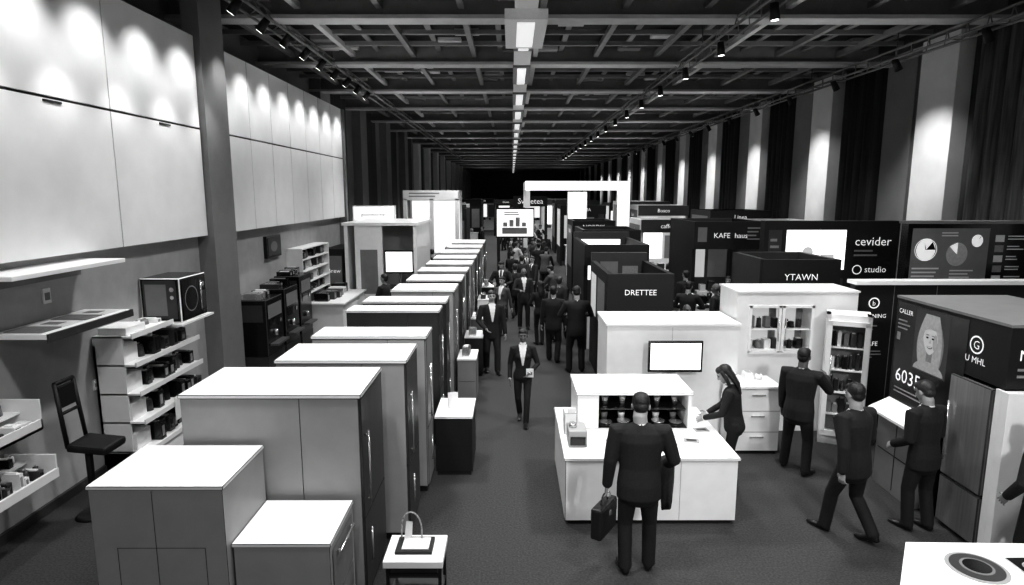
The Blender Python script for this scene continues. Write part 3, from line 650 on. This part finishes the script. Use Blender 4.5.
def make_person(h=1.75, hero=False, footL=(-.1, 0, 0, .1), footR=(.1, 0, 0, -.1), wL=(-.27, .04, .84), wR=(.27, .04, .84), eL=(-.4, -1, 0), eR=(.4, -1, 0), lean=0., twist=0., hyaw=0., hpitch=0.,
                female=False, hair='short', skin=SKIN, suit=0, tie=True, curl=.35, curlL=None, curlR=None, hairm=None, dL=None, dR=None, open_shirt=True, bulk=1.07):
    vb, vh = (.0095, .0048) if hero else (.017, .010)
    w = .92 if female else bulk
    hipz = .905
    for f in (footL, footR): 
        d = math.hypot(f[0]-(.09 if f[0] > 0 else -.09), f[1]); hipz = min(hipz, .085+f[2]+math.sqrt(max(.1, .815**2-d*d)))
    drop = .905-hipz
    P = V((0, 0, hipz+.03)); R = Matrix.Rotation(-lean, 4, 'X') @ Matrix.Rotation(twist, 4, 'Z')
    T = Matrix.Translation(P) @ R @ Matrix.Translation((0, 0, -.935))
    def tp(x, y, z): return T @ V((x, y, z))
    sx = V((1, 0, 0)); bm = bmesh.new(); sdir = (R.to_3x3() @ sx)
    lr = .88 if female else 1.07
    for sgn, f in ((-1, footL), (1, footR)):
        hip = P+V((.088*sgn, 0, -.03)); ank = V((f[0], f[1], .085+f[2])); fd = V((-math.sin(f[3]), math.cos(f[3]), 0))
        kn, ank = ik(hip, ank, .42, .40, fd+V((sgn*.1, 0, 0)))
        tube(bm, [hip+V((0, 0, .06)), hip, hip.lerp(kn, .5), kn, kn.lerp(ank, .4), ank+V((0, 0, -.02))], [.09*lr, .096*lr, .082*lr, .066*lr, .064*lr, .06*lr], 'trousers', sx)
        lf = f[2]
        tube(bm, [ank-fd*.045+V((0, 0, -.045)), ank+fd*.05+V((0, 0, -.045-.25*lf)), V((ank.x, ank.y, 0))+fd*.13+V((0, 0, .034+.1*lf)), V((ank.x, ank.y, 0))+fd*.2+V((0, 0, .028))],
             [(.034, .036), (.04, .04), (.043, .03), (.03, .02)], 'shoe', V((fd.y, -fd.x, 0)))
    ellp(bm, P+V((0, 0, -.02)), (.16*w, .115, .12), 'trousers')
    hem = .77 if not female else .86
    up = 1.05 if female else 1.
    rr = [(hem, .176*w*up, .135), (.90, .176*w*up, .138), (1.06, .158*w*(.9 if female else 1), .122), (1.2, .170*w, .128), (1.32, .186*w, .128), (1.395, .182*w, .108), (1.44, .135*w, .085), (1.475, .075, .068)]
    tube(bm, [tp(0, (-.008 if z > 1.3 else 0), z) for z, a, c in rr], [(a, c) for z, a, c in rr], 'jacket', sdir, 20)
    if female: ellp(bm, (0.065, .085, 1.27), (.062, .055, .06), 'jacket', T); ellp(bm, (-0.065, .085, 1.27), (.062, .055, .06), 'jacket', T)
    hands = []
    for sgn, wr, eh, dd, cu in ((-1, wL, eL, dL, curlL), (1, wR, eR, dR, curlR)):
        sh = tp(.187*w*sgn, 0, 1.40); wr = V(wr)-V((0, 0, drop*.7)); el, wr = ik(sh, wr, .29, .255, eh)
        tube(bm, [tp(.11*w*sgn, 0, 1.40), sh+V((0, 0, .0)), sh.lerp(el, .45), el, el.lerp(wr, .5), wr], [.062*w, .070*w, .062*w, .054*w, .048*w, .042*w], 'jacket', V((0, 1, 0)))
        hands.append((sgn, wr, V(dd).normalized() if dd else (wr-el).normalized(), curl if cu is None else cu))
    tube(bm, [tp(0, -.012, 1.455), tp(0, .0, 1.497)], [(.07, .07), (.06, .06)], 'shirt' if open_shirt else 'jacket', sdir)
    parts = [remesh(bm, vb, 3)]
    vs, ps, ls, cs, ns = parts[0]; Ti = T.inverted(); fr = R.to_3x3() @ V((0, 1, 0))
    if open_shirt:
        for i, c in enumerate(cs):
            if ls[i] == 0 and ns[i].dot(fr) > .2:
                q = Ti @ c
                if 1.12 < q.z < 1.48 and q.y > .0 and abs(q.x) < .012+.058*(q.z-1.12)/.33:
                    ls[i] = LAB['tie'] if (tie and abs(q.x) < .022) else LAB['shirt']
    bm = bmesh.new()
    H = T @ Matrix.Translation((0, -.005, 1.52)) @ Matrix.Rotation(hyaw, 4, 'Z') @ Matrix.Rotation(-hpitch, 4, 'X') @ Matrix.Translation((0, .005, -1.52))
    tube(bm, [tp(0, -.01, 1.45), T.lerp(H, .5) @ V((0, -.012, 1.51)), H @ V((0, -.008, 1.585))], [.056*w, .055*w, .054*w], 'skin', sdir, 16)
    ellp(bm, (0, -.012, 1.652), (.076, .095, .094), 'skin', H); ellp(bm, (0, .022, 1.60), (.062, .07, .075), 'skin', H); ellp(bm, (0, .052, 1.545), (.034, .034, .028), 'skin', H)
    ellp(bm, (0, .07, 1.665), (.055, .02, .02), 'skin', H); ellp(bm, (0.034, .065, 1.61), (.02, .022, .022), 'skin', H); ellp(bm, (-0.034, .065, 1.61), (.02, .022, .022), 'skin', H)
    tube(bm, [H @ V((0, .084, 1.645)), H @ V((0, .098, 1.618)), H @ V((0, .104, 1.600))], [.009, .011, .013], 'skin', sx, 10)
    for s_ in (-1, 1):
        ellp(bm, (.078*s_, -.008, 1.622), (.011, .02, .032), 'skin', H); ellp(bm, (.031*s_, .079, 1.640), (.014, .009, .008), 'eye', H)
        ellp(bm, (.033*s_, .084, 1.660), (.02, .008, .005), 'hair', H); ellp(bm, (.012*s_, .096, 1.597), (.009, .01, .007), 'skin', H)
    ellp(bm, (0, .083, 1.568), (.024, .010, .005), 'lip', H); ellp(bm, (0, .081, 1.560), (.02, .009, .005), 'lip', H)
    if hair != 'bald':
        ellp(bm, (0, -.03, 1.672), (.084, .092, .088), 'hair', H); ellp(bm, (0, .028, 1.705), (.07, .055, .046), 'hair', H); ellp(bm, (0, -.055, 1.62), (.072, .055, .065), 'hair', H)
    if hair == 'long':
        tube(bm, [H @ V((0, -.05, 1.68)), H @ V((0, -.075, 1.58)), T @ V((0, -.105, 1.47)), T @ V((0, -.12, 1.34))], [(.085, .06), (.09, .045), (.095, .035), (.07, .025)], 'hair', sdir, 16)
        for s_ in (-1, 1): tube(bm, [H @ V((.07*s_, .01, 1.68)), H @ V((.084*s_, 0, 1.58)), T @ V((.085*s_, -.01, 1.47))], [.026, .028, .022], 'hair', V((0, 1, 0)))
    if hair == 'bun': ellp(bm, (0, -.125, 1.66), (.038, .035, .038), 'hair', H)
    parts.append(remesh(bm, vh, 1))
    for sgn, W, d, cu in hands:
        bm = bmesh.new(); l = V((0, 1, 0)) if abs(d.y) < .8 else V((-sgn*.5, 0, 1)); l = (l-d*l.dot(d)).normalized()
        n = d.cross(l)
        if n.dot(V((-sgn, 0, 0))) < 0: n = -n
        tube(bm, [W-d*.03, W, W+d*.045, W+d*.088], [(.026, .02), (.029, .02), (.04, .016), (.039, .014)], 'skin', l, 12)
        for off, ln in ((.030, .070), (.010, .079), (-.0105, .073), (-.0305, .057)):
            p = W+d*.08+l*off; pts = [p]; a = cu*.4
            for k_, s_ in enumerate((.45, .31, .24)):
                p = p+(d*math.cos(a)+n*math.sin(a))*ln*s_+l*(off*.08); pts.append(p); a += cu
            tube(bm, pts, [.0088, .0086, .0078, .0062], 'skin', l, 8)
        p = W+d*.022+l*.028; q = p+(d*.62+l*.62+n*.35).normalized()*.04; r_ = q+(d*.85+l*.25+n*.4).normalized()*.032
        tube(bm, [p-l*.008, q, r_], [.0125, .0105, .0085], 'skin', n, 8)
        if hero: parts.append(remesh(bm, .0036, 1))
        else:
            bmesh.ops.recalc_face_normals(bm, faces=bm.faces[:]); bm.verts.index_update()
            parts.append(([v.co.copy() for v in bm.verts], [tuple(v.index for v in f.verts) for f in bm.faces], [f.material_index for f in bm.faces], 0, 0)); bm.free()
        bm = bmesh.new(); tube(bm, [W-d*.02, W+d*.012], [(.036, .032), (.035, .03)], 'shirt', l, 12); bm.verts.index_update()
        bmesh.ops.recalc_face_normals(bm, faces=bm.faces[:])
        parts.append(([v.co.copy() for v in bm.verts], [tuple(v.index for v in f.verts) for f in bm.faces], [f.material_index for f in bm.faces], 0, 0)); bm.free()
    VS, PS, LS = [], [], []; s_ = h/1.75
    for p in parts:
        o = len(VS); VS += [v*s_ for v in p[0]]; PS += [tuple(i+o for i in f) for f in p[1]]; LS += p[2]
    zmin = min(v.z for v in VS)
    VS = [V((v.x, v.y, v.z-zmin)) for v in VS]
    me = bpy.data.meshes.new('figure'); me.from_pydata(VS, [], PS); me.polygons.foreach_set('material_index', LS); me.polygons.foreach_set('use_smooth', [True]*len(PS))
    for m in (SUIT[suit], TROU, skin, hairm or HAIRB, SHIRT, SHOE, EYE, LIP, SUIT[0]): me.materials.append(m)
    me.update(); return me
def place(me, name, x, y, head, s_=1.):
    o = bpy.data.objects.new(name, me); o.location = (x, y, 0); o.rotation_euler = (0, 0, math.radians(head)); o.scale = (s_, s_, s_); COL.objects.link(o); return o

# foreground people
place(make_person(1.88, True, footL=(-.11, -.03, 0, .2), footR=(.12, .05, 0, -.25), wL=(-.29, .03, .86), wR=(.26, .22, .98), eR=(.5, -1, 0), lean=.06, hpitch=.38, hyaw=-.1, curlL=1.2, curlR=.7, bulk=1.17), 'businessman', 1.27, 5.80, -4)
place(make_person(1.82, True, footL=(-.09, .22, .0, .05), footR=(.09, -.22, .05, -.05), wL=(-.27, -.06, .86), wR=(.27, .16, .88), eR=(.3, -1, 0), lean=.08, hpitch=.12, hyaw=-.2, curl=.6, bulk=1.17), 'businessman', 3.76, 6.42, 26)
place(make_person(1.76, True, footL=(-.17, .06, 0, .2), footR=(.16, -.08, 0, -.3), wL=(-.26, .12, .86), wR=(.2, .40, 1.3), eR=(.6, -.2, -1), lean=.08, hpitch=.05, hyaw=0, skin=SKIND, bulk=1.14), 'businessman', 3.93, 8.12, -42)
place(make_person(1.68, True, female=True, hair='long', footL=(-.09, .02, 0, .1), footR=(.09, -.04, 0, -.1), wL=(-.14, .38, 1.02), wR=(.14, .34, 1.0), eL=(-.7, -.6, -.4), eR=(.7, -.6, -.4), lean=.17, hpitch=.4, tie=False), 'businesswoman', 2.86, 7.6, 72)
place(make_person(1.76, True, footL=(-.11, .03, 0, .1), footR=(.11, -.05, 0, -.1), wL=(-.2, .22, .98), wR=(.2, .22, .96), eL=(-.3, -1, -.3), eR=(.3, -1, -.3), lean=.05, hpitch=.35, hairm=HAIRG, bulk=1.12), 'businessman', 4.64, 6.6, 20)
place(make_person(1.8, True, footL=(-.1, .05, 0, .1), footR=(.1, -.05, 0, -.1), wL=(-.24, .15, .92), eL=(-.5, -1, 0)), 'businessman', 5.02, 5.45, 10)
place(make_person(1.63, True, female=True, hair='bun', footL=(-.06, .2, 0, 0), footR=(.06, -.2, .05, 0), wL=(-.12, .2, 1.0), wR=(.23, .08, .87), eL=(-.8, -.6, -.3), tie=False, skin=SKIND), 'businesswoman', .19, 10.0, 178)
place(make_person(1.80, True, footL=(-.1, .12, 0, .1), footR=(.1, -.12, .03, -.1), wL=(-.27, .1, .84), wR=(.16, .24, 1.0), eR=(.8, -.6, -.3), tie=False, hairm=HAIRG), 'businessman', -.42, 12.95, 190)
b = B(); b.box(-.06, .06, -.01, .01, -.14, 0, PAPER); b.box(-.04, .04, -.012, -.01, -.1, -.05, GREYM); o = b.obj('leaflet'); o.location = (.30, 9.80, .98)

def bag(name, x, y, z, rot, w=.36, hh=.28, d=.12):
    b = B(); b.box(-w/2, w/2, -d/2, d/2, -hh-.1, -.1, LEATHER, .025); b.box(-w/2+.02, w/2-.02, -d/2-.006, d/2+.006, -.24, -.12, LEATHER, .01)
    n = 8
    for i in range(n):
        t0 = math.pi*i/n; t1 = math.pi*(i+1)/n
        b.cyl((.08*math.cos(t0), 0, -.11+.1*math.sin(t0)), (.08*math.cos(t1), 0, -.11+.1*math.sin(t1)), .009, LEATHER, seg=6)
    b.box(-.02, .02, -d/2-.012, -d/2-.004, -.22, -.17, CHROME)
    o = b.obj(name); o.location = (x, y, z); o.rotation_euler = (0, 0, rot); return o
bag('briefcase', .94, 5.87, .82, 1.0, w=.40, hh=.33)
# coat folded over the right forearm
b = B(); rows_ = []
for j, (z, wd, th) in enumerate(((.0, .06, .05), (-.02, .12, .075), (-.12, .13, .075), (-.26, .14, .07), (-.42, .15, .06), (-.5, .13, .05))):
    ring = []
    for i in range(24):
        t = 2*math.pi*i/24; f = 1+.16*math.sin(5*t+j*.4)*(j/5)
        ring.append(b.bm.verts.new(V((th*math.cos(t)*f, wd*math.sin(t)*f, z+(.03*math.sin(3*t) if j > 3 else 0)))))
    rows_.append(ring)
allv = [v for r in rows_ for v in r]
b.bm.faces.new(rows_[0]); b.bm.faces.new(rows_[-1][::-1])
for r0, r1 in zip(rows_, rows_[1:]):
    for i in range(24): b.bm.faces.new([r0[i], r1[i], r1[(i+1) % 24], r0[(i+1) % 24]])
b._fin(allv, SUIT[1], True); o = b.obj('folded_coat'); o.location = (1.59, 5.98, 1.14); o.rotation_euler = (0, 0, -.1)

# crowd variants
var = [make_person(1.78, footL=(-.1, .1, 0, .1), footR=(.1, -.1, .02, -.1), tie=True),
       make_person(1.75, footL=(-.08, -.28, .07, 0), footR=(.08, .28, 0, 0), wL=(-.26, .2, .86), wR=(.26, -.15, .86), suit=1, hairm=HAIRG),
       make_person(1.66, female=True, hair='long', footL=(-.06, .05, 0, 0), footR=(.06, -.02, 0, 0), wL=(-.12, .25, 1.05), wR=(.2, .1, .84), eL=(-.8, -.6, -.3), tie=False),
       make_person(1.82, footL=(-.13, 0, 0, .2), footR=(.13, .04, 0, -.2), wL=(-.18, .3, 1.1), wR=(.18, .3, 1.12), eL=(-.8, -.5, -.5), eR=(.8, -.5, -.5), suit=0, hpitch=.3),
       make_person(1.68, female=True, hair='bun', footL=(-.06, .24, 0, 0), footR=(.06, -.24, .06, 0), wL=(-.24, -.12, .86), wR=(.24, .16, .88), suit=2, tie=False),
       make_person(1.74, hair='bald', footL=(-.11, .06, 0, .1), footR=(.11, 0, 0, -.1), wR=(.12, .3, 1.15), eR=(.8, -.5, -.5), suit=1, skin=SKIND, tie=False),
       make_person(1.72, footL=(-.1, .02, 0, .1), footR=(.1, .03, 0, -.1), lean=.2, hpitch=.2, wL=(-.15, .45, .98), wR=(.15, .45, .98), eL=(-.8, -.5, -.5), eR=(.8, -.5, -.5), suit=2, open_shirt=False),
       make_person(1.76, footL=(-.09, -.15, .03, .1), footR=(.09, .15, 0, 0), wL=(-.27, .12, .86), wR=(.15, .32, 1.05), eR=(.8, -.5, -.5), suit=3, open_shirt=False, hairm=HAIRG)]
nm = ['businessman', 'businessman', 'businesswoman', 'businessman', 'businesswoman', 'businessman', 'visitor', 'visitor']
P_ = [(1.38, 12.95, 5, 3, 1.04), (.95, 13.8, -10, 0, 1.0), (.72, 15.4, 20, 2, 1.0), (1.25, 15.9, -30, 1, 1.0), (.1, 18.9, 10, 1, 1), (-.3, 18.6, 170, 3, 1), (.35, 17.4, 185, 5, 1),
      (-.25, 16.3, 150, 4, 1), (1.3, 18.4, 60, 6, 1), (4.7, 16.6, 20, 0, 1), (5.75, 16.3, 160, 2, 1), (4.1, 14.2, -30, 3, 1), (4.8, 14.4, 60, 5, 1), (3.7, 16.8, 10, 1, 1),
      (6.6, 13.2, 200, 0, .98), (-3.4, 16.4, 70, 1, 1), (-2.9, 22.6, 10, 3, 1), (-3.3, 23.4, -20, 0, 1), (-2.6, 24.9, 40, 5, 1), (-3.9, 24.8, 0, 2, 1), (-4.6, 23.2, 80, 4, 1), (3.4, 11.8, 190, 5, .98)]
used = [(p[0], p[1]) for p in P_]
for i in range(46):
    for t in range(12):
        y = 20.6+i*.85+random.random()*.5; x = random.uniform(-.6, 1.9) if (random.random() < .7 or 29 < y < 34) else random.uniform(-2.0, 2.1)
        if x < -.35 and y < 24.5: x = -.3
        if all(math.hypot(x-a, y-c) > .7 for a, c in used) and not (29.6 < y < 30.6) and not (30.7 < y < 31.9 and .3 < x < 1.1) and not 32.6 < y < 33.5 and y < 56: break
    else: continue
    used.append((x, y))
    P_.append((x, y, random.choice([0, 180, 90, -90])+random.uniform(-40, 40), random.choice([0, 1, 2, 3, 4, 5, 6, 0, 1, 7]), random.uniform(.95, 1.04)))
for x, y, hd, k, s_ in P_: place(var[k], nm[k], x, y, hd, s_)

# ------------------------------------------------------------ lights
def spot(x, y, z, aim, e, ang=60, blend=.6, r=.05):
    l = bpy.data.lights.new('spot', 'SPOT'); l.energy = e; l.spot_size = math.radians(ang); l.spot_blend = blend; l.shadow_soft_size = r
    o = bpy.data.objects.new('spot_lamp', l); o.location = (x, y, z); o.rotation_euler = (V(aim)-V((x, y, z))).to_track_quat('-Z', 'Y').to_euler(); COL.objects.link(o)
for i, y in enumerate(wall_y):
    spot(-4.64, y, 6.56, (-5.45, y, 4.9), 100, 80, 1., .02)
    if y < 11.5: spot(-4.75, y+.5, 5.75, (-5.5, y+.5, 3.9), 44, 72, 1., .02)
for y in range(3, 60, 5):
    spot(-2.0, y+1.5, 6.7, (-2.0, y+1.5, 0), 660, 120, .8, .25)
    spot(3.4, y, 6.6, (3.4, y, 0), 660, 120, .8, .25)
    spot(.26, y+2, 6.7, (.26, y+2, 0), 340, 110, .8, .25)
    spot(7.2, y+3, 6.5, (7.2, y+3, 0), 380, 110, .8, .25)
spot(3.6, -2.5, 6.6, (3.4, 8.5, .8), 1500, 60, .8, .3)    # unseen fill spots added behind the camera to brighten camera-facing fronts
spot(-1.0, -2.5, 6.6, (-2.0, 7.0, 1.2), 420, 60, .8, .3)
y = 14.0-5.3
while y < 70:
    spot(7.3, y-.3, 6.3, (9.7, y+.62, 4.4), 430, 52, 1., .05); y += 5.3
for y in range(6, 80, 8):   # added up-lights, floating without fixtures, to brighten the roof steel
    for x, e in ((-3.0, 85), (6.2, 85), (1.8, 60)):
        l = bpy.data.lights.new('up', 'SPOT'); l.energy = e; l.spot_size = math.radians(155); l.spot_blend = 1; l.shadow_soft_size = .3
        o = bpy.data.objects.new('uplight_fill', l); o.location = (x, y+(2 if x == 1.8 else 0), 4.9); o.rotation_euler = (math.pi, 0, 0); COL.objects.link(o)
w = bpy.data.worlds.new('world'); sc.world = w; w.use_nodes = True
w.node_tree.nodes['Background'].inputs[0].default_value = (1, 1, 1, 1); w.node_tree.nodes['Background'].inputs[1].default_value = .3

# ------------------------------------------------------------ camera
cd = bpy.data.cameras.new('cam'); cd.sensor_width = 36; cd.lens = 21.8; cd.clip_end = 300
co = bpy.data.objects.new('camera', cd); co.location = (0, 0, 3.8); co.rotation_euler = (math.radians(90-9.03), 0, math.radians(-.05)); COL.objects.link(co); sc.camera = co
